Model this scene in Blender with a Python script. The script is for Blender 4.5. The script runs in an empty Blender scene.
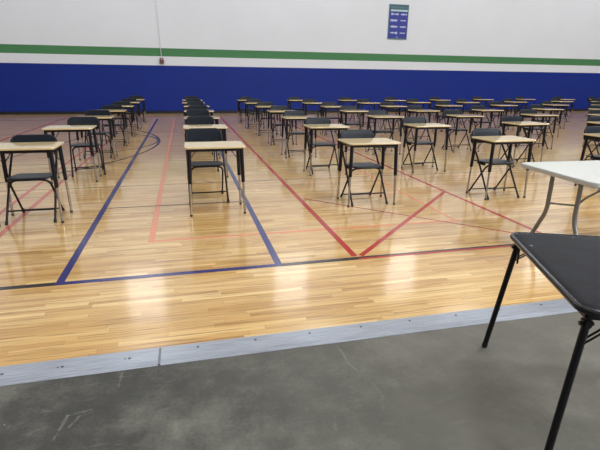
import bpy, bmesh, math, random
from mathutils import Vector, Matrix
random.seed(7)
S = bpy.context.scene
COL = S.collection
PI = math.pi

# ------------------------------------------------------------------ materials
def srgb(r, g, b):
    f = lambda c: c/12.92 if c <= .04045 else ((c+.055)/1.055)**2.4
    return (f(r/255), f(g/255), f(b/255), 1)

class NT:
    """small helper round a node tree"""
    def __init__(self, name):
        self.m = bpy.data.materials.new(name); self.m.use_nodes = True
        self.t = self.m.node_tree; self.b = self.t.nodes['Principled BSDF']
    def n(self, typ, **kw):
        o = self.t.nodes.new(typ)
        for k, v in kw.items(): setattr(o, k, v)
        return o
    def l(self, a, b): self.t.links.new(a, b)
    def math(self, op, a, b=None, c=None):
        o = self.n('ShaderNodeMath', operation=op)
        for i, v in enumerate((a, b, c)):
            if v is None: continue
            if isinstance(v, (int, float)): o.inputs[i].default_value = v
            else: self.l(v, o.inputs[i])
        return o.outputs[0]
    def mix(self, fac, a, b, blend='MIX'):
        o = self.n('ShaderNodeMix', data_type='RGBA', blend_type=blend)
        for sock, v in ((o.inputs[0], fac), (o.inputs[6], a), (o.inputs[7], b)):
            if isinstance(v, (int, float)): sock.default_value = v
            elif isinstance(v, tuple): sock.default_value = v
            else: self.l(v, sock)
        return o.outputs[2]
    def ramp(self, fac, stops, interp='LINEAR'):
        o = self.n('ShaderNodeValToRGB'); cr = o.color_ramp; cr.interpolation = interp
        while len(cr.elements) < len(stops): cr.elements.new(.5)
        for e, (p, c) in zip(cr.elements, stops): e.position = p; e.color = c
        self.l(fac, o.inputs[0]); return o.outputs[0]
    def noise(self, vec, scale, detail=3, rough=.5):
        o = self.n('ShaderNodeTexNoise'); o.inputs['Scale'].default_value = scale
        o.inputs['Detail'].default_value = detail; o.inputs['Roughness'].default_value = rough
        if vec is not None: self.l(vec, o.inputs['Vector'])
        return o.outputs['Fac']
    def obj(self): return self.n('ShaderNodeTexCoord').outputs['Object']
    def bump(self, h, strength, dist=.002):
        o = self.n('ShaderNodeBump'); o.inputs['Strength'].default_value = strength
        o.inputs['Distance'].default_value = dist
        self.l(h, o.inputs['Height']); self.l(o.outputs[0], self.b.inputs['Normal'])
    def set(self, **kw):
        for k, v in kw.items(): self.b.inputs[k.replace('_', ' ')].default_value = v
        return self

def plain(name, col, rough, metal=0., spec=.5, var=.12, scale=25., bump=0.):
    k = NT(name); v = k.obj(); n = k.noise(v, scale)
    c2 = tuple(c*(1-var) for c in col[:3])+(1,)
    c1 = tuple(min(1, c*(1+var)) for c in col[:3])+(1,)
    k.l(k.mix(n, c1, c2), k.b.inputs['Base Color'])
    k.set(Roughness=rough, Metallic=metal, Specular_IOR_Level=spec)
    if bump: k.bump(k.noise(v, 400.), bump)
    return k.m

def wood_floor():
    k = NT('maple_floor'); v = k.obj()
    s = k.n('ShaderNodeSeparateXYZ'); k.l(v, s.inputs[0]); x, y = s.outputs[0], s.outputs[1]
    W = .043
    yr = k.math('DIVIDE', y, W); row = k.math('FLOOR', yr)
    w1 = k.n('ShaderNodeTexWhiteNoise', noise_dimensions='1D'); k.l(row, w1.inputs['W'])
    xo = k.math('ADD', k.math('DIVIDE', x, .85), k.math('MULTIPLY', w1.outputs['Value'], 9.))
    pid = k.math('FLOOR', xo)
    cv = k.n('ShaderNodeCombineXYZ'); k.l(row, cv.inputs[0]); k.l(pid, cv.inputs[1])
    w2 = k.n('ShaderNodeTexWhiteNoise', noise_dimensions='2D'); k.l(cv.outputs[0], w2.inputs['Vector'])
    r = w2.outputs['Value']
    base = k.ramp(r, [(0, srgb(184, 141, 83)), (.2, srgb(201, 159, 96)), (.6, srgb(209, 170, 107)), (.85, srgb(216, 179, 117)), (1, srgb(227, 194, 134))])
    # grain, stretched along the boards and shifted per board
    gv = k.n('ShaderNodeCombineXYZ')
    k.l(k.math('MULTIPLY', x, 2.2), gv.inputs[0]); k.l(k.math('MULTIPLY', y, 100.), gv.inputs[1]); k.l(k.math('MULTIPLY', r, 40.), gv.inputs[2])
    g = k.noise(gv.outputs[0], 1., 5, .6)
    gr = k.ramp(g, [(.30, srgb(142, 114, 84)), (.50, (1, 1, 1, 1)), (1, (1, 1, 1, 1))])
    c = k.mix(.9, base, gr, 'MULTIPLY')
    # occasional darker mineral streaks
    sv = k.n('ShaderNodeCombineXYZ')
    k.l(k.math('MULTIPLY', x, 1.1), sv.inputs[0]); k.l(k.math('MULTIPLY', y, 19.), sv.inputs[1]); k.l(k.math('MULTIPLY', r, 17.), sv.inputs[2])
    st = k.ramp(k.noise(sv.outputs[0], 1., 2), [(.62, (0, 0, 0, 1)), (.76, (1, 1, 1, 1))])
    c = k.mix(k.math('MULTIPLY', st, .45), c, srgb(160, 120, 78))
    fy = k.math('FRACT', yr); fx = k.math('FRACT', xo)
    seam = k.math('MAXIMUM', k.math('LESS_THAN', fy, .035), k.math('LESS_THAN', fx, .004))
    c = k.mix(k.math('MULTIPLY', seam, .42), c, srgb(110, 80, 50))
    k.l(c, k.b.inputs['Base Color'])
    wv = k.noise(v, 3., 2)
    k.l(k.math('ADD', k.math('MULTIPLY', wv, .10), .28), k.b.inputs['Roughness'])
    k.set(Specular_IOR_Level=.2, Coat_Weight=.88, Coat_Roughness=.11, Coat_IOR=1.5)
    hb = k.math('ADD', k.math('MULTIPLY', r, .5), k.noise(v, 14., 2))
    k.bump(hb, .10, .003)
    return k.m

def concrete():
    k = NT('worn_concrete'); v = k.obj()
    big = k.noise(v, 1.1, 5, .6); mid = k.noise(v, 5.5, 6, .65); fine = k.noise(v, 60., 3, .6)
    f = k.math('ADD', k.math('MULTIPLY', big, .55), k.math('ADD', k.math('MULTIPLY', mid, .33), k.math('MULTIPLY', fine, .12)))
    c = k.ramp(f, [(.38, srgb(42, 42, 38)), (.47, srgb(60, 59, 55)), (.54, srgb(84, 83, 77)), (.64, srgb(118, 116, 107))])
    s = k.n('ShaderNodeSeparateXYZ'); k.l(v, s.inputs[0]); x, y = s.outputs[0], s.outputs[1]
    wob = k.math('MULTIPLY', k.math('SUBTRACT', k.noise(v, 22., 4, .7), .5), .05)
    def seg(x0, y0, x1, y1, w, a):
        dx, dy = x1-x0, y1-y0; L2 = dx*dx+dy*dy
        px = k.math('SUBTRACT', x, x0); py = k.math('SUBTRACT', y, y0)
        t = k.math('DIVIDE', k.math('ADD', k.math('MULTIPLY', px, dx), k.math('MULTIPLY', py, dy)), L2)
        tc = k.math('MINIMUM', k.math('MAXIMUM', t, 0.), 1.)
        qx = k.math('SUBTRACT', px, k.math('MULTIPLY', tc, dx)); qy = k.math('SUBTRACT', py, k.math('MULTIPLY', tc, dy))
        d = k.math('SQRT', k.math('ADD', k.math('MULTIPLY', qx, qx), k.math('MULTIPLY', qy, qy)))
        d = k.math('ABSOLUTE', k.math('ADD', d, wob))
        return k.math('MULTIPLY', k.math('SUBTRACT', 1., k.math('SMOOTHSTEP' if False else 'MINIMUM', k.math('DIVIDE', d, w), 1.)), a)
    for (x0, y0, x1, y1, w, a) in CRACKS:
        a *= .6; w *= .6
        c = k.mix(seg(x0, y0, x1, y1, w, a), c, srgb(140, 139, 132))
    # brighter light on the right-hand concrete, painted into its colour as a paler band
    lit_d = k.math('ADD', k.math('ABSOLUTE', k.math('SUBTRACT', x, 1.75)), k.math('MULTIPLY', k.math('SUBTRACT', k.noise(v, 1.7, 5, .65), .5), 1.6))
    lit_band = k.ramp(k.math('DIVIDE', lit_d, 2.2), [(.25, (1, 1, 1, 1)), (.95, (0, 0, 0, 1))])
    c = k.mix(k.math('MULTIPLY', lit_band, .42), c, srgb(134, 131, 121))
    # sparse white specks
    vo = k.n('ShaderNodeTexVoronoi'); vo.inputs['Scale'].default_value = 4.; k.l(v, vo.inputs['Vector'])
    sp = k.math('LESS_THAN', vo.outputs['Distance'], .016)
    sv = k.n('ShaderNodeMapping'); sv.inputs['Scale'].default_value = (3., 14., 1.); sv.inputs['Rotation'].default_value = (0, 0, .5); k.l(v, sv.inputs[0])
    sc = k.ramp(k.noise(sv.outputs[0], 1.6, 6, .75), [(.56, (0, 0, 0, 1)), (.72, (1, 1, 1, 1))])
    c = k.mix(k.math('MULTIPLY', sc, .35), c, srgb(124, 121, 112))
    c = k.mix(k.math('MULTIPLY', sp, .6), c, srgb(190, 188, 180))
    k.l(c, k.b.inputs['Base Color'])
    k.l(k.math('ADD', k.math('MULTIPLY', mid, .25), .42), k.b.inputs['Roughness'])
    k.set(Specular_IOR_Level=.35)
    k.bump(k.math('ADD', fine, mid), .12, .002)
    return k.m

def wall_paint():
    k = NT('banded_gym_wall'); v = k.obj()
    s = k.n('ShaderNodeSeparateXYZ'); k.l(v, s.inputs[0]); z = s.outputs[2]
    n = k.noise(v, .8, 4)
    white = k.mix(n, srgb(221, 227, 238), srgb(213, 219, 230))
    blue = k.mix(n, srgb(4, 40, 140), srgb(8, 39, 126))
    green = k.mix(n, srgb(66, 124, 80), srgb(74, 128, 88))
    c = k.mix(k.math('LESS_THAN', z, 1.9), white, blue)
    gm = k.math('MULTIPLY', k.math('GREATER_THAN', z, 2.25), k.math('LESS_THAN', z, 2.56))
    c = k.mix(gm, c, green)
    k.l(c, k.b.inputs['Base Color'])
    k.set(Roughness=.55, Specular_IOR_Level=.3)
    k.bump(k.noise(v, 6., 4), .08, .01)
    return k.m

def laminate():
    k = NT('tan_laminate'); v = k.obj()
    s = k.n('ShaderNodeMapping'); s.inputs['Scale'].default_value = (3, 26, 10); k.l(v, s.inputs[0])
    n = k.noise(s.outputs[0], 3., 5, .6)
    k.l(k.ramp(n, [(.3, srgb(205, 183, 138)), (.55, srgb(215, 194, 150)), (.8, srgb(223, 203, 161))]), k.b.inputs['Base Color'])
    k.set(Roughness=.06, Specular_IOR_Level=.85)
    return k.m

def vinyl():
    k = NT('black_vinyl'); v = k.obj()
    n = k.noise(v, 9., 5, .6)
    c = k.ramp(n, [(.3, srgb(21, 23, 29)), (.7, srgb(31, 33, 40))])
    vo = k.n('ShaderNodeTexVoronoi'); vo.inputs['Scale'].default_value = 9.; k.l(v, vo.inputs['Vector'])
    sp = k.math('MULTIPLY', k.math('LESS_THAN', vo.outputs['Distance'], .075), k.math('GREATER_THAN', k.noise(v, 5., 1), .44))
    c = k.mix(k.math('MULTIPLY', sp, .55), c, srgb(170, 172, 178))
    k.l(c, k.b.inputs['Base Color'])
    k.set(Roughness=.5, Specular_IOR_Level=.1)
    k.bump(k.noise(v, 350., 2), .25, .001)
    return k.m

def plate_metal():
    k = NT('grey_threshold_metal'); v = k.obj()
    s = k.n('ShaderNodeMapping'); s.inputs['Scale'].default_value = (2.5, 70, 1); k.l(v, s.inputs[0])
    n = k.noise(s.outputs[0], 2., 6, .65)
    k.l(k.ramp(n, [(.3, srgb(126, 132, 143)), (.5, srgb(152, 158, 170)), (.7, srgb(168, 173, 184))]), k.b.inputs['Base Color'])
    k.set(Roughness=.38, Metallic=.35)
    k.bump(n, .1, .002)
    return k.m

def emit(name, col, st):
    k = NT(name); k.b.inputs['Base Color'].default_value = (.8, .8, .8, 1)
    k.b.inputs['Emission Color'].default_value = col; k.b.inputs['Emission Strength'].default_value = st
    return k.m

CRACKS = [(.763, 2.13, .77, 2.04, .012, .8), (.77, 2.04, .765, 1.97, .012, .8), (.765, 1.97, .79, 1.90, .012, .75),
          (.83, 1.78, .84, 1.68, .010, .35), (.84, 1.68, .80, 1.58, .010, .3),
          (-.62, 1.73, -.595, 1.87, .012, .7), (-.60, 1.87, -.50, 1.89, .009, .6), (-.57, 1.80, -.54, 1.86, .012, .6),
          (-.40, 2.04, -.395, 2.15, .014, .5), (-.72, 1.80, -.66, 1.82, .008, .4), (.55, 1.52, .57, 1.60, .015, .4), (1.0, 1.55, 1.9, 1.80, .012, .18), (1.30, 1.68, 1.55, 1.2, .012, .15)]

M = dict(
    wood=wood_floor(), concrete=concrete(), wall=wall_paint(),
    white=plain('white_paint', srgb(222, 222, 222), .6, var=.02, scale=2.),
    skirt=plain('black_skirting', srgb(14, 16, 30), .5, var=.2),
    laminate=laminate(),
    steel=plain('dark_enamelled_steel', srgb(19, 20, 29), .34, spec=.3, var=.2, scale=40.),
    chrome=plain('chrome_tube', (.42, .41, .39, 1), .22, 1., var=.05),
    glide=plain('dark_glide', srgb(52, 50, 48), .5, var=.1),
    plastic=plain('charcoal_plastic', srgb(24, 31, 41), .36, spec=.22, var=.08, scale=60., bump=.15),
    frame=plain('black_frame', srgb(15, 15, 19), .35, spec=.3, var=.2, scale=40.),
    rubber=plain('black_rubber', srgb(22, 22, 22), .7, var=.1),
    vinyl=vinyl(),
    rim=plain('black_rim', srgb(12, 13, 18), .22, var=.1),
    hdpe=plain('white_table_plastic', srgb(190, 192, 188), .33, var=.015, scale=12., bump=.12),
    grey=plain('grey_table_steel', srgb(128, 128, 128), .32, .35, var=.05),
    plate=plate_metal(),
    screw=plain('screw_dark', srgb(70, 70, 72), .4, .5, var=.1),
    gap=plain('joint_dirt', srgb(118, 120, 122), .8, var=.1),
    navy=plain('navy_line', srgb(44, 46, 106), .22, var=.08, scale=18.),
    black=plain('black_line', srgb(40, 36, 42), .22, var=.1, scale=18.),
    red=plain('red_line', srgb(166, 44, 42), .22, var=.08, scale=18.),
    orange=plain('salmon_line', srgb(214, 136, 98), .22, var=.08, scale=18.),
    pink=plain('faded_red_line', srgb(188, 104, 88), .22, var=.08, scale=18.),
    sage=plain('grey_green_line', srgb(108, 106, 84), .22, var=.1, scale=18.),
    p_body=plain('banner_blue', srgb(46, 58, 150), .5, var=.06, scale=3.),
    p_head=plain('banner_teal', srgb(62, 92, 112), .5, var=.15, scale=6.),
    p_edge=plain('banner_edge', srgb(88, 122, 132), .5, var=.08, scale=6.),
    p_pale=plain('banner_pale', srgb(172, 204, 208), .5, var=.05),
    p_ink=plain('banner_ink', srgb(196, 202, 232), .5, var=.05),
    boxb=plain('brown_box', srgb(104, 74, 78), .5, var=.15),
    boxl=plain('pale_box_top', srgb(190, 178, 180), .5, var=.05),
    cable=plain('pale_cable', srgb(210, 208, 210), .5, var=.03),
    glass=emit('bright_window', (1, .99, .97, 1), 2.2),
)

# ------------------------------------------------------------------ mesh helpers
def finish(name, bm, mat, parent=None, smooth=True):
    bmesh.ops.remove_doubles(bm, verts=bm.verts, dist=1e-6)
    bmesh.ops.recalc_face_normals(bm, faces=bm.faces)
    me = bpy.data.meshes.new(name); bm.to_mesh(me); bm.free()
    if smooth:
        for p in me.polygons: p.use_smooth = True
        me.set_sharp_from_angle(angle=math.radians(38))
    me.materials.append(M[mat])
    o = bpy.data.objects.new(name, me); COL.objects.link(o)
    if parent: o.parent = parent
    return o

def box(bm, x0, x1, y0, y1, z0, z1, bev=0):
    r = bmesh.ops.create_cube(bm, size=1)['verts']
    for v in r:
        v.co = Vector(((x0+x1)/2+v.co.x*(x1-x0), (y0+y1)/2+v.co.y*(y1-y0), (z0+z1)/2+v.co.z*(z1-z0)))
    if bev:
        ed = list({e for v in r for e in v.link_edges})
        bmesh.ops.bevel(bm, geom=ed, offset=bev, segments=2, affect='EDGES')

def fillet(pts, rad, seg=6):
    """round the inner corners of a polyline"""
    P = [Vector(p) for p in pts]; out = [P[0]]
    for i in range(1, len(P)-1):
        a, b, c = P[i-1], P[i], P[i+1]
        r = rad[i-1] if isinstance(rad, (list, tuple)) else rad
        d1 = (a-b); d2 = (c-b); r = min(r, d1.length*.49, d2.length*.49)
        p1 = b+d1.normalized()*r; p2 = b+d2.normalized()*r
        for k in range(seg+1):
            t = k/seg; out.append(p1.lerp(b, t).lerp(b.lerp(p2, t), t))
    out.append(P[-1]); return out

def tube(bm, pts, r, n=10):
    P = [Vector(p) for p in pts]
    rr = r if isinstance(r, (list, tuple)) else [r]*len(P)
    up = None; rings = []
    for i, p in enumerate(P):
        t = (P[min(i+1, len(P)-1)]-P[max(i-1, 0)]).normalized()
        if up is None:
            up = t.cross(Vector((0, 0, 1)) if abs(t.z) < .9 else Vector((1, 0, 0))).normalized()
        up = (up-t*up.dot(t)).normalized(); w = t.cross(up)
        rings.append([bm.verts.new(p+(up*math.cos(2*PI*k/n)+w*math.sin(2*PI*k/n))*rr[i]) for k in range(n)])
    for a, b in zip(rings, rings[1:]):
        for k in range(n): bm.faces.new((a[k], a[(k+1) % n], b[(k+1) % n], b[k]))
    bm.faces.new(rings[0][::-1]); bm.faces.new(rings[-1])

def outline(w, d, rs, ins=0., seg=6):
    """rounded rectangle; rs = radii of the corners (+x+y, -x+y, -x-y, +x-y)"""
    hx, hy = w/2-ins, d/2-ins; pts = []
    for (sx, sy, a0), r in zip(((1, 1, 0), (-1, 1, 90), (-1, -1, 180), (1, -1, 270)), rs):
        r = max(r-ins, .002)
        for k in range(seg+1):
            a = math.radians(a0+90*k/seg)
            pts.append((sx*(hx-r)+r*math.cos(a), sy*(hy-r)+r*math.sin(a)))
    return pts

def slab(bm, w, d, rs, prof, fn=None, seg=6):
    """prof: list of (inset, z) from the bottom centre round the edge to the top centre"""
    rings = []
    for ins, z in prof:
        ring = []
        for (x, y) in outline(w, d, rs, ins, seg):
            q = Vector((x, y, z)); ring.append(bm.verts.new(fn(q) if fn else q))
        rings.append(ring)
    n = len(rings[0])
    for a, b in zip(rings, rings[1:]):
        for k in range(n): bm.faces.new((a[k], a[(k+1) % n], b[(k+1) % n], b[k]))
    bm.faces.new(rings[0][::-1]); bm.faces.new(rings[-1])

def tag(o, label, cat, group=None):
    o['label'] = label; o['category'] = cat
    if group: o['group'] = group
    return o
def thing(name, label, cat, loc=(0, 0, 0), rz=0., group=None):
    o = bpy.data.objects.new(name, None); COL.objects.link(o); o.empty_display_size = .1
    o.location = loc; o.rotation_euler = (0, 0, rz)
    return tag(o, label, cat, group)
def struct(name, bm, mat, parent=None, smooth=False):
    o = finish(name, bm, mat, parent, smooth)
    if parent is None: o['kind'] = 'structure'
    return o
KIDS = {}
def copy_tree(o, parent=None):
    c = o.copy(); COL.objects.link(c)
    if parent: c.parent = parent
    for ch in KIDS.get(o.name, ()): copy_tree(ch, c)
    return c
def learn(o):
    KIDS[o.name] = list(o.children)
    for ch in o.children: learn(ch)

# ------------------------------------------------------------------ setting
WY = 20.3; XL, XR, YB, ZT = -16., 32., -8., 10.2
YS0, YS1 = 2.165, 2.33          # the metal threshold between concrete and boards
bm = bmesh.new(); box(bm, XL, XR, YS1, WY, -.1, 0.); struct('floor_wood', bm, 'wood')
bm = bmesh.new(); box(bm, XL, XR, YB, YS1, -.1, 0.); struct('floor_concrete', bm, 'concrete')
bm = bmesh.new(); box(bm, XL, XR, WY, WY+.2, -.1, ZT); struct('wall_back', bm, 'wall')
bm = bmesh.new(); box(bm, XL-.2, XL, YB, WY, -.1, ZT); struct('wall_left', bm, 'wall')
bm = bmesh.new(); box(bm, XR, XR+.2, YB, WY, -.1, ZT); struct('wall_right', bm, 'wall')
bm = bmesh.new(); box(bm, XL, XR, YB-.2, YB, -.1, ZT); struct('wall_front', bm, 'white')
bm = bmesh.new(); box(bm, XL, XR, YB, WY, ZT, ZT+.2); struct('ceiling', bm, 'white')
bm = bmesh.new(); box(bm, XL, XR, WY-.025, WY, 0, .11, .006); struct('baseboard_back', bm, 'skirt')
# high windows near the top of the far wall; the glossy boards mirror them
for i, xc in enumerate((-2.25, 4.65, 10.6, 19.3)):
    bm = bmesh.new()
    for a in ((xc-.9, xc-.82, 6.95, 9.65), (xc+.82, xc+.9, 6.95, 9.65), (xc-.9, xc+.9, 6.9, 6.98), (xc-.9, xc+.9, 9.62, 9.7), (xc-.9, xc+.9, 8.27, 8.31)):
        box(bm, a[0], a[1], WY-.06, WY, a[2], a[3])
    w = struct('window_%d' % (i+1), bm, 'white')
    bm = bmesh.new(); box(bm, xc-.83, xc+.83, WY-.03, WY-.01, 6.97, 9.63); finish('pane', bm, 'glass', w, False)

# painted court lines: thin paint films on the boards
def ribbon(name, mat, paths, z=.0008):
    bm = bmesh.new()
    for i_, (pts, w) in enumerate(paths):
        P = [Vector((p[0], p[1], z+i_*.00002)) for p in pts]; prev = None
        for i, p in enumerate(P):
            t = (P[min(i+1, len(P)-1)]-P[max(i-1, 0)]).normalized(); nrm = Vector((-t.y, t.x, 0))*w/2
            cur = (bm.verts.new(p+nrm), bm.verts.new(p-nrm))
            if prev: bm.faces.new((prev[0], prev[1], cur[1], cur[0]))
            prev = cur
    return struct(name, bm, mat)
def arc(cx, cy, r, a0, a1, n=60):
    return [(cx+r*math.cos(math.radians(a0+(a1-a0)*i/n)), cy+r*math.sin(math.radians(a0+(a1-a0)*i/n))) for i in range(n+1)]
YD = 3.365
ribbon('floor_line_navy', 'navy', [([(-.97, YD-.028), (-.97, 17.7)], .058), ([(.67, YD-.028), (.67, 17.7)], .058),
        ([(-.999, YD), (.699, YD)], .057), ([(.0, 6.62), (.16, 6.80), (.36, 6.55)], .02)], .0010)
ribbon('floor_line_black', 'black', [([(-9, YD), (-1.0, YD)], .057), ([(.70, YD), (1.36, YD)], .057), ([(1.36, YD+.018), (6, YD+.018)], .030),
        ([(-.94, 5.43), (.64, 5.43)], .028), (arc(-5.82, 11.2, 5.2, -62, 62), .05), (arc(-2.66, 11.4, 2.0, -70, 70), .045),
        ([(-3.4, 8.2), (-3.1, 9.8), (-2.7, 11.4), (-2.3, 13.4)], .04), ([(-9, 17.5), (-2.5, 17.5)], .05)], .0013)
ribbon('floor_line_red', 'red', [([(1.345, YD+.05), (1.345, 18.2)], .056), ([(1.40, YD+.05), (3.40, 5.41)], .048), ([(3.40, YD), (3.40, 18.2)], .05),
        ([(1.36, YD-.013), (6, YD-.013)], .030), ([(1.40, 5.41), (3.30, 3.50)], .026), ([(-4.2, 4.0), (-4.2, 18.5)], .05)], .0009)
ribbon('floor_line_salmon', 'orange', [([(-.375, 4.145), (-.375, 17.5)], .058), ([(-.404, 4.17), (2.85, 4.17)], .046), ([(2.79, 4.17), (2.79, 8.6)], .036),
        ([(2.1, 5.44), (3.38, 5.44)], .022)], .0006)
ribbon('floor_line_faded_red', 'pink', [([(-2.05, 3.45), (-2.05, 12)], .056), ([(-1.78, 3.45), (-1.78, 12)], .056)], .0005)
ribbon('floor_line_grey_green', 'sage', [([(-9, 6.57), (9, 6.57)], .026), ([(-9, 8.56), (.5, 8.56)], .035), ([(-9, 13.2), (9, 13.2)], .04)], .0004)

# threshold plates with a sloped near lip
def plate(name, x0, x1):
    bm = bmesh.new()
    prof = [(YS0, 0.0), (YS0, .002), (YS0+.040, .0115), (YS1-.006, .0125), (YS1, .009), (YS1, 0.)]
    A = [bm.verts.new((x0, y, z)) for y, z in prof]; B = [bm.verts.new((x1, y, z)) for y, z in prof]
    for i in range(len(prof)-1): bm.faces.new((A[i], A[i+1], B[i+1], B[i]))
    bm.faces.new(A); bm.faces.new(B[::-1])
    return struct(name, bm, 'plate')
t1 = plate('trim_1', XL, -.2205); t2 = plate('trim_2', -.2085, XR)
def screw(x, par):
    bm = bmesh.new()
    yy = 2.283 if x > -.1 else 2.252
    tube(bm, [(x, yy, .0105), (x, yy, .0132)], .0075, 12)
    if x < -.1: tube(bm, [(x-.022, yy, .0105), (x-.022, yy, .0130)], .005, 12)
    finish('screw', bm, 'screw', par)
for x in (-1.97, -1.64, -1.31, -.98, -.70, -.37): screw(x, t1)
for i in range(12): screw(-.01+.3245*i, t2)
bm = bmesh.new(); box(bm, -.2205, -.2085, YS0+.004, YS1-.004, 0, .0095); struct('trim_3', bm, 'gap')

# ------------------------------------------------------------------ exam desk
def slab_prof(z0, z1, b=.005):
    return [(b, z0), (b*.3, z0+b*.3), (0, z0+b), (0, z1-b), (b*.3, z1-b*.3), (b, z1), (b+.003, z1)]
def make_desk():
    t = thing('exam_desk', '', 'desk')
    bm = bmesh.new(); slab(bm, .645, .465, [.035]*4, slab_prof(.735, .755, .005)); finish('desktop', bm, 'laminate', t)
    bm = bmesh.new()
    for y in (-.185, .185): box(bm, -.27, .27, y-.011, y+.011, .703, .733, .003)
    for x in (-.27, .27): box(bm, x-.011, x+.011, -.185, .185, .703, .733, .003)
    finish('under_frame', bm, 'steel', t)
    for sx, sy in ((-1, -1), (1, -1), (-1, 1), (1, 1)):
        top = Vector((sx*.276, sy*.180, .733)); foot = Vector((sx*.294, sy*.200, 0.))
        at = lambda z: top.lerp(foot, (.733-z)/.733)
        bm = bmesh.new()
        tube(bm, [at(.733), at(.70), at(.42), at(.365), at(.360)], [.0210, .0210, .0205, .0200, .0160], 12)
        lg = finish('leg', bm, 'steel', t)
        bm = bmesh.new(); tube(bm, [at(.40), at(.012)], .0125, 10); c = finish('lower_tube', bm, 'chrome', lg); c['label'] = 'chrome lower leg tube'
        bm = bmesh.new(); tube(bm, [foot, at(.006), at(.016), at(.024)], [.014, .015, .015, .012], 12); finish('glide', bm, 'glide', lg)
    for sx in (-1, 1):
        bm = bmesh.new()
        tube(bm, fillet([(sx*.17, .17, .708), (sx*.175, .172, .69), (sx*.280, .188, .545)], .012), .0042, 8)
        finish('brace', bm, 'steel', t)
    return t

# ------------------------------------------------------------------ folding chair (sitter faces -y)
def make_chair():
    t = thing('folding_chair', '', 'chair')
    def seatfn(q):
        u = (q.y-.02)/.20
        wx = 1-.05*max(0, u)
        return Vector((q.x*wx, q.y, q.z-.020*(u+1)*.5-.010*max(0, 1-(q.x/.2)**2)*(1 if q.z > .44 else .4)-.012*max(0, -u-.7)**1.0))
    bm = bmesh.new()
    prof = [(.15, .438), (.02, .438), (.004, .441), (0, .449), (.003, .457), (.012, .460), (.05, .459), (.10, .459), (.16, .459)]
    slab(bm, .405, .385, [.05, .05, .075, .075], prof, lambda q: seatfn(Vector((q.x, q.y+.02, q.z))))
    finish('seat', bm, 'plastic', t)
    # backrest: a rounded panel, slightly hollow towards the sitter
    def backfn(q):
        x, h, d = q.x, q.y, q.z
        return Vector((x, .252+d+.16*(h)+.020*(1-(x/.23)**2), .747+h))
    bm = bmesh.new()
    prof = [(.06, -.008), (.008, -.009), (.002, -.006), (0, 0), (.002, .006), (.008, .009), (.06, .008)]
    slab(bm, .468, .190, [.088, .088, .03, .03], prof, backfn, 8)
    finish('backrest', bm, 'plastic', t)
    for s in (-1, 1):
        bm = bmesh.new()
        pts = fillet([(s*.226, -.268, .01), (s*.222, .035, .45), (s*.219, .215, .66), (s*.212, .262, .80)], [.12, .10], 7)
        tube(bm, pts, .0118, 10)
        lg = finish('leg', bm, 'frame', t)
        bm = bmesh.new(); tube(bm, [(s*.2265, -.276, 0.), (s*.2262, -.272, .006), (s*.2258, -.254, .030)], [.013, .0155, .0150], 12)
        finish('foot_cap', bm, 'rubber', lg)
    for s in (-1, 1):
        bm = bmesh.new()
        pts = fillet([(0, -.115, .424), (s*.190, -.115, .424), (s*.200, .186, .01)], .10, 8)
        tube(bm, pts, .0112, 10)
        lg = finish('leg', bm, 'frame', t)
        bm = bmesh.new(); tube(bm, [(s*.2005, .194, 0.), (s*.2003, .190, .006), (s*.1998, .172, .030)], [.013, .0150, .0145], 12)
        finish('foot_cap', bm, 'rubber', lg)
    bm = bmesh.new(); tube(bm, [(-.225, -.190, .122), (.225, -.190, .122)], .0085, 10); finish('stretcher', bm, 'frame', t)
    bm = bmesh.new()
    tube(bm, fillet([(-.198, .150, .060), (-.178, .166, .036), (.178, .166, .036), (.198, .150, .060)], .03), .0078, 10)
    finish('stretcher', bm, 'frame', t)
    for s in (-1, 1):       # the pivot plates under the seat
        bm = bmesh.new(); box(bm, s*.205-.004, s*.205+.004, -.09, .085, .405, .440, .002); finish('hinge_plate', bm, 'frame', t)
    return t

desk0, chair0 = make_desk(), make_chair()
learn(desk0); learn(chair0)

# every desk: column, row counted from the front, x, y; then the chair's own offset (dx, pull, turn)
GRID = {
 1: {'a': (-1.59, 5.14), 'b': (-1.59, 7.14), 'c': (-1.60, 9.10), 'd': (-1.57, 10.85), 'e': (-1.57, 12.55), 'f': (-1.57, 14.35), 'g': (-1.57, 16.2)},
 2: {'a': (.295, 5.11), 'b': (.285, 7.12), 'c': (.30, 8.84), 'd': (.31, 10.62), 'e': (.31, 12.42), 'f': (.27, 14.2), 'g': (.27, 15.9)},
 3: {'a': (2.12, 5.12), 'b': (2.15, 6.97), 'c': (2.13, 8.68), 'd': (2.16, 10.42), 'e': (2.15, 12.2), 'f': (2.09, 13.95), 'g': (2.07, 15.8)},
 4: {'a': (3.955, 5.09), 'b': (3.87, 6.90), 'c': (3.94, 8.74), 'd': (3.90, 10.35), 'e': (3.94, 12.1), 'f': (3.89, 14.0), 'g': (3.80, 15.75)},
 5: {'a': (5.80, 5.16), 'b': (5.84, 7.00), 'c': (5.77, 8.74), 'd': (5.68, 10.35), 'e': (5.74, 12.18), 'f': (5.72, 14.0), 'g': (5.66, 15.75)},
 6: {'b': (7.55, 6.85), 'c': (7.68, 8.80), 'd': (7.50, 10.40), 'e': (7.62, 12.42), 'f': (7.62, 14.27), 'g': (7.46, 15.75)},
 7: {'c': (9.34, 8.62), 'd': (9.54, 10.66), 'e': (9.55, 12.48), 'f': (9.45, 14.22), 'g': (9.41, 16.0)},
 8: {'d': (11.21, 10.47), 'e': (11.62, 12.68), 'f': (11.60, 14.55), 'g': (11.64, 16.5)},
 9: {'e': (13.26, 12.40), 'f': (13.90, 14.88), 'g': (13.80, 16.75)},
 10: {'f': (15.56, 14.70), 'g': (15.74, 16.72)},
 11: {'g': (17.50, 16.70)},
}
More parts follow.
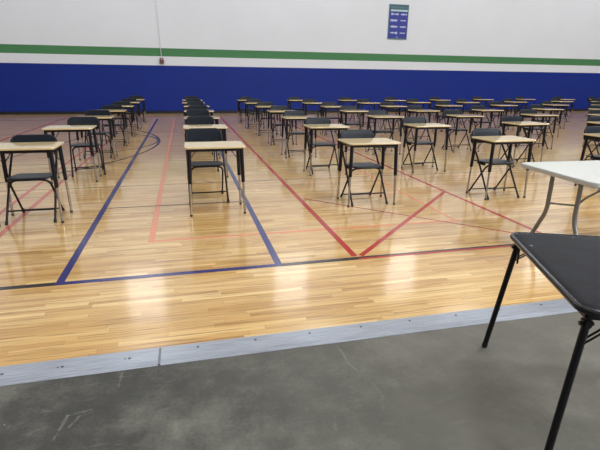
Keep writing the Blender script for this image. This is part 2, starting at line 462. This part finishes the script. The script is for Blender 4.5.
CH = {  # chairs read off the photograph: dx, how far pulled back, turn in degrees
 (1, 'a'): (-.014, 0, 0), (2, 'a'): (-.075, .46, 1), (3, 'a'): (-.012, 0, 1), (4, 'a'): (-.016, -.03, 0), (1, 'b'): (.07, .43, 9),
 (2, 'b'): (-.04, .43, 0), (3, 'b'): (.0, .10, 1), (4, 'b'): (.0, .08, 0), (3, 'c'): (.0, .02, 1), (2, 'c'): (-.04, .43, 0), (5, 'b'): (.014, .02, 0), (5, 'a'): (.008, -.06, 0), (6, 'b'): (.008, -.06, -2), (7, 'c'): (.008, -.06, 1), (8, 'd'): (.008, -.06, 0), (9, 'e'): (.008, -.06, 1), (10, 'f'): (.008, -.06, 0),
}
ORD = ['front', 'second', 'third', 'fourth', 'fifth', 'sixth', 'seventh', 'eighth', 'ninth', 'tenth', 'eleventh']
def colname(c): return 'leftmost column' if c == 1 else '%s column from the left' % ORD[c-1]
def rowname(c, r):
    i = 'abcdefg'.index(r)
    if c <= 5 and i <= 2: return ('front desk', 'second desk from the front', 'third desk from the front')[i]
    k = 6-i
    return 'desk nearest the blue wall' if k == 0 else '%s desk from the blue wall' % ORD[k]
rnd = random.Random(11); first = True
for c, rows in GRID.items():
    for r, (x, y) in rows.items():
        d = desk0 if first else copy_tree(desk0); k = chair0 if first else copy_tree(chair0); first = False
        d.location = (x, y, 0); d.rotation_euler = (0, 0, math.radians(rnd.uniform(-1, 1)))
        d.scale = (1, 1, {(1, 'a'): 1.035, (1, 'b'): 1.015}.get((c, r), 1))   # legs are adjustable in height
        dx, pull, turn = CH.get((c, r), (rnd.uniform(-.012, .010)+(.002 if c > 4 else 0), rnd.choice((0., .05, .12, .42)) if c <= 2 else rnd.uniform(-.02, .12), rnd.uniform(-1., 1.)))
        k.location = (x+dx, y+.11+pull, 0); k.rotation_euler = (0, 0, math.radians(turn))
        rn, cn = rowname(c, r), colname(c)
        tag(d, 'tan-topped %s in the %s' % (rn.replace('desk', 'school desk', 1), cn), 'desk', 'exam desks in rows on the gym floor')
        how = 'pulled back behind' if pull > .2 else 'tucked under'
        tag(k, 'black chair %s %s in %s' % (how, rn, cn), 'chair', 'folding chairs at the exam desks')

# ------------------------------------------------------------------ black card table, near right
th = math.radians(-21.5)
ct = thing('card_table', 'black square card table with scuffed vinyl top standing on the concrete', 'table', (1.845, 1.36, 0), th)
H = .43
bm = bmesh.new(); slab(bm, .835, .835, [.055]*4, [(.02, .684), (0, .688), (0, .700), (.004, .7035), (.03, .706), (.10, .7072), (.2, .7075)], None, 8); finish('vinyl_top', bm, 'vinyl', ct)
bm = bmesh.new()
ring = [(x, y, .692) for x, y in outline(.852, .852, [.063]*4, 0, 8)]
n = len(ring)
rr = []
for i in range(n):
    p = Vector(ring[i]); t_ = (Vector(ring[(i+1) % n])-Vector(ring[i-1])).normalized(); w = Vector((t_.y, -t_.x, 0))
    rr.append([bm.verts.new(p+w*(.0115*math.cos(a))+Vector((0, 0, .0135*math.sin(a)))) for a in [2*PI*k/12 for k in range(12)]])
for i in range(n):
    for k in range(12): bm.faces.new((rr[i][k], rr[i][(k+1) % 12], rr[(i+1) % n][(k+1) % 12], rr[(i+1) % n][k]))
finish('rim', bm, 'rim', ct)
bm = bmesh.new()
for a, b in (((-.40, -.405), (.40, -.385)), ((-.40, .385), (.40, .405))): box(bm, a[0], b[0], a[1], b[1], .655, .684, .003)
for a, b in (((-.405, -.40), (-.385, .40)), ((.385, -.40), (.405, .40))): box(bm, a[0], b[0], a[1], b[1], .655, .684, .003)
finish('apron', bm, 'frame', ct)
for sx, sy in ((-1, 1), (-1, -1), (1, -1), (1, 1)):
    top = Vector((sx*.385, sy*.384, .675)); foot = Vector((sx*.456, sy*.444, 0))
    at = lambda z: top.lerp(foot, (.675-z)/.675)
    bm = bmesh.new(); tube(bm, [at(.675), at(.02)], .0142, 12); lg = finish('leg', bm, 'frame', ct)
    bm = bmesh.new(); tube(bm, [foot, at(.008), at(.028)], [.0140, .0152, .0150], 12); finish('foot_cap', bm, 'rubber', lg)
    bm = bmesh.new(); b = at(.625); box(bm, b.x-.016, b.x+.016, b.y-.016, b.y+.016, .615, .655, .006)
    tube(bm, [b+Vector((-.024, 0, .008)), b+Vector((.024, 0, .008))], .008, 10)
    tube(bm, [b+Vector((-sx*.005, -sy*.03, -.07)), b+Vector((-sx*.005, -sy*.025, .05))], .005, 8)
    box(bm, b.x-.004, b.x+.004, min(b.y, b.y-sy*.03), max(b.y, b.y-sy*.03), .615, .630); finish('leg_bracket', bm, 'frame', ct)
    bm = bmesh.new()
    for off in (-.010, .010):
        a = at(.555); tube(bm, [a+Vector((0, off, 0)), (sx*.25, sy*.375+off, .668)], .004, 8)
    finish('brace', bm, 'frame', ct)

# ------------------------------------------------------------------ white folding table
th = math.radians(-3)
wt = thing('folding_table', 'white plastic folding table with grey steel legs beside the card table', 'table', (2.935+.93*math.cos(th), 3.11+.93*math.sin(th), 0), th)
bm = bmesh.new(); slab(bm, 1.86, .90, [.07]*4, [(.03, .700), (.006, .700), (.001, .704), (0, .712), (0, .728), (.003, .736), (.010, .740), (.03, .741), (.2, .741)], None, 8)
finish('tabletop', bm, 'hdpe', wt)
bm = bmesh.new()
for y in (-.36, .36): box(bm, -.80, .80, y-.012, y+.012, .672, .700, .003)
finish('side_rail', bm, 'grey', wt)
for s in (-1, 1):
    xl = s*.735
    for q in (-1, 1):
        bm = bmesh.new()
        pts = fillet([(xl, .05+q*.165, .700), (xl, .05+q*.165, .33), (xl, .05+q*.325, .022), (xl, .05+q*.34, .02)], [.07, .01], 8)
        tube(bm, pts, .019, 12); lg = finish('leg', bm, 'grey', wt)
    bm = bmesh.new(); tube(bm, [(xl, .05-.38, .018), (xl, .05+.38, .018)], .0165, 12); fb = finish('foot_bar', bm, 'grey', wt)
    for q in (-1, 1):
        bm = bmesh.new(); tube(bm, [(xl, .05+q*.365, .0175), (xl, .05+q*.40, .0175)], .0175, 12); c = finish('end_cap', bm, 'hdpe', fb)
        c['label'] = 'pale plastic end cap'
    bm = bmesh.new(); tube(bm, [(xl, .05-.165, .47), (xl, .05+.165, .405)], .0085, 10); finish('crossbar', bm, 'grey', wt)
    bm = bmesh.new(); tube(bm, fillet([(xl, -.115, .475), (xl-s*.12, -.06, .515), (xl-s*.60, .0, .690)], .04), .009, 10); finish('brace', bm, 'grey', wt)

# ------------------------------------------------------------------ on the far wall
pb = thing('wall_banner', 'blue printed banner with pale writing hanging high on the white wall', 'banner', (9.47, WY-.002, 3.18))
bm = bmesh.new(); box(bm, -.47, .47, -.02, 0, 0, 1.43, .004); finish('backing', bm, 'p_edge', pb)
bm = bmesh.new(); box(bm, -.435, .435, -.024, -.018, .05, 1.13); finish('blue_panel', bm, 'p_body', pb, False)
bm = bmesh.new(); box(bm, -.44, .44, -.024, -.018, 1.14, 1.40); finish('header', bm, 'p_head', pb, False)
bm = bmesh.new(); box(bm, -.38, .42, -.028, -.022, 1.145, 1.215); finish('pale_strip', bm, 'p_pale', pb, False)
rb = random.Random(5)
for row, zc in enumerate((1.03, .78, .52, .27)):
    for side, (xa, xb) in enumerate(((-.38, -.02), (.08, .37))):
        bm = bmesh.new()
        x = xa+rb.uniform(0, .04); box(bm, xa+.02, xb-.03, -.0275, -.0235, zc-.012, zc+.010)
        while x < xb-rb.uniform(0, .05):
            w = rb.uniform(.016, .04); h = rb.uniform(.03, .10) if side == 0 or row in (0, 2) else rb.uniform(.02, .06)
            box(bm, x, x+w, -.028, -.023, zc-h/2+rb.uniform(-.012, .012), zc+h/2); x += w+rb.uniform(.006, .018)
        finish('lettering', bm, 'p_ink', pb, False)
bm = bmesh.new(); box(bm, -.03, .0, -.028, -.023, .06, .12); finish('emblem', bm, 'p_ink', pb, False)
bm = bmesh.new(); x = -.36
while x < .36:
    w = rb.uniform(.03, .06); box(bm, x, x+w, -.028, -.023, 1.27, 1.27+rb.uniform(.05, .09)); x += w+.02
finish('lettering', bm, 'p_edge', pb, False)

wb = thing('wall_box', 'small brown box with pale top mounted below the green stripe', 'box', (-.765, WY-.001, 1.97))
bm = bmesh.new(); box(bm, -.085, .085, -.09, 0, 0, .14, .012); finish('housing', bm, 'boxb', wb)
bm = bmesh.new(); box(bm, -.075, .075, -.08, 0, .14, .235, .010); finish('cover', bm, 'boxl', wb)
bm = bmesh.new(); box(bm, -.062, -.02, -.096, -.085, .03, .21, .003); box(bm, .03, .07, -.096, -.085, .03, .21, .003); finish('bracket', bm, 'boxb', wb)
bm = bmesh.new(); tube(bm, [(-.765, WY-.02, 2.2), (-.78, WY-.018, 2.9), (-.85, WY-.018, 5.0), (-.86, WY-.018, 10.1)], .011, 8)
tag(finish('wall_cable', bm, 'cable'), 'thin pale cable running down the white wall to the box', 'cable')

# ------------------------------------------------------------------ light
def area(x, y, z, sx, sy, power, col=(.93, .975, 1.)):
    l = bpy.data.lights.new('ceiling_lamp', 'AREA'); l.shape = 'RECTANGLE'; l.size = sx; l.size_y = sy; l.energy = power; l.color = col
    o = bpy.data.objects.new('ceiling_lamp', l); COL.objects.link(o); o.location = (x, y, z)
for x in (-9, -2, 5, 12, 19, 26):
    for y in (-4, 2.5, 9, 16.5):
        area(x, y, 9.9, 1.6, .8, 170*((1.5 if 0 < x < 20 else .35 if x < 0 else 1.) if y < 5 else .45 if y < 10 else 1.))
l = bpy.data.lights.new('added_right_fill', 'AREA'); l.shape = 'RECTANGLE'; l.size = 4.; l.size_y = 4.; l.energy = 430; l.color = (.95, .98, 1)  # added fill from the right to brighten the concrete; no door stands here
o = bpy.data.objects.new('added_right_fill', l); COL.objects.link(o); o.location = (8.0, -3.5, 5.)
o.rotation_euler = (Vector((1.5, 1.2, 0))-o.location).to_track_quat('-Z', 'Y').to_euler()
W = bpy.data.worlds.new('World'); S.world = W; W.use_nodes = True
W.node_tree.nodes['Background'].inputs[0].default_value = (.9, .95, 1, 1); W.node_tree.nodes['Background'].inputs[1].default_value = .3

# ------------------------------------------------------------------ camera
f_px, yaw, pit, rol = 453.79, .245475, .311730, .0117086
cy, sy = math.cos(yaw), math.sin(yaw)
f0 = Vector((sy, cy, 0)); rt = Vector((cy, -sy, 0)); up = Vector((0, 0, 1))
fw = f0*math.cos(pit)-up*math.sin(pit); u = up*math.cos(pit)+f0*math.sin(pit)
r2 = rt*math.cos(rol)+u*math.sin(rol); u2 = -rt*math.sin(rol)+u*math.cos(rol)
cam = bpy.data.cameras.new('camera'); co = bpy.data.objects.new('camera', cam); COL.objects.link(co)
cam.sensor_width = 36; cam.lens = f_px/600*36; cam.clip_end = 200; cam.clip_start = .05
m = Matrix((r2, u2, -fw)).transposed().to_4x4(); m.translation = Vector((0, 0, 1.45)); co.matrix_world = m
S.camera = co
S.view_settings.view_transform = 'Standard'; S.view_settings.look = 'None'; S.view_settings.gamma = 1
S.view_settings.use_curve_mapping = False; S.view_settings.exposure = .35
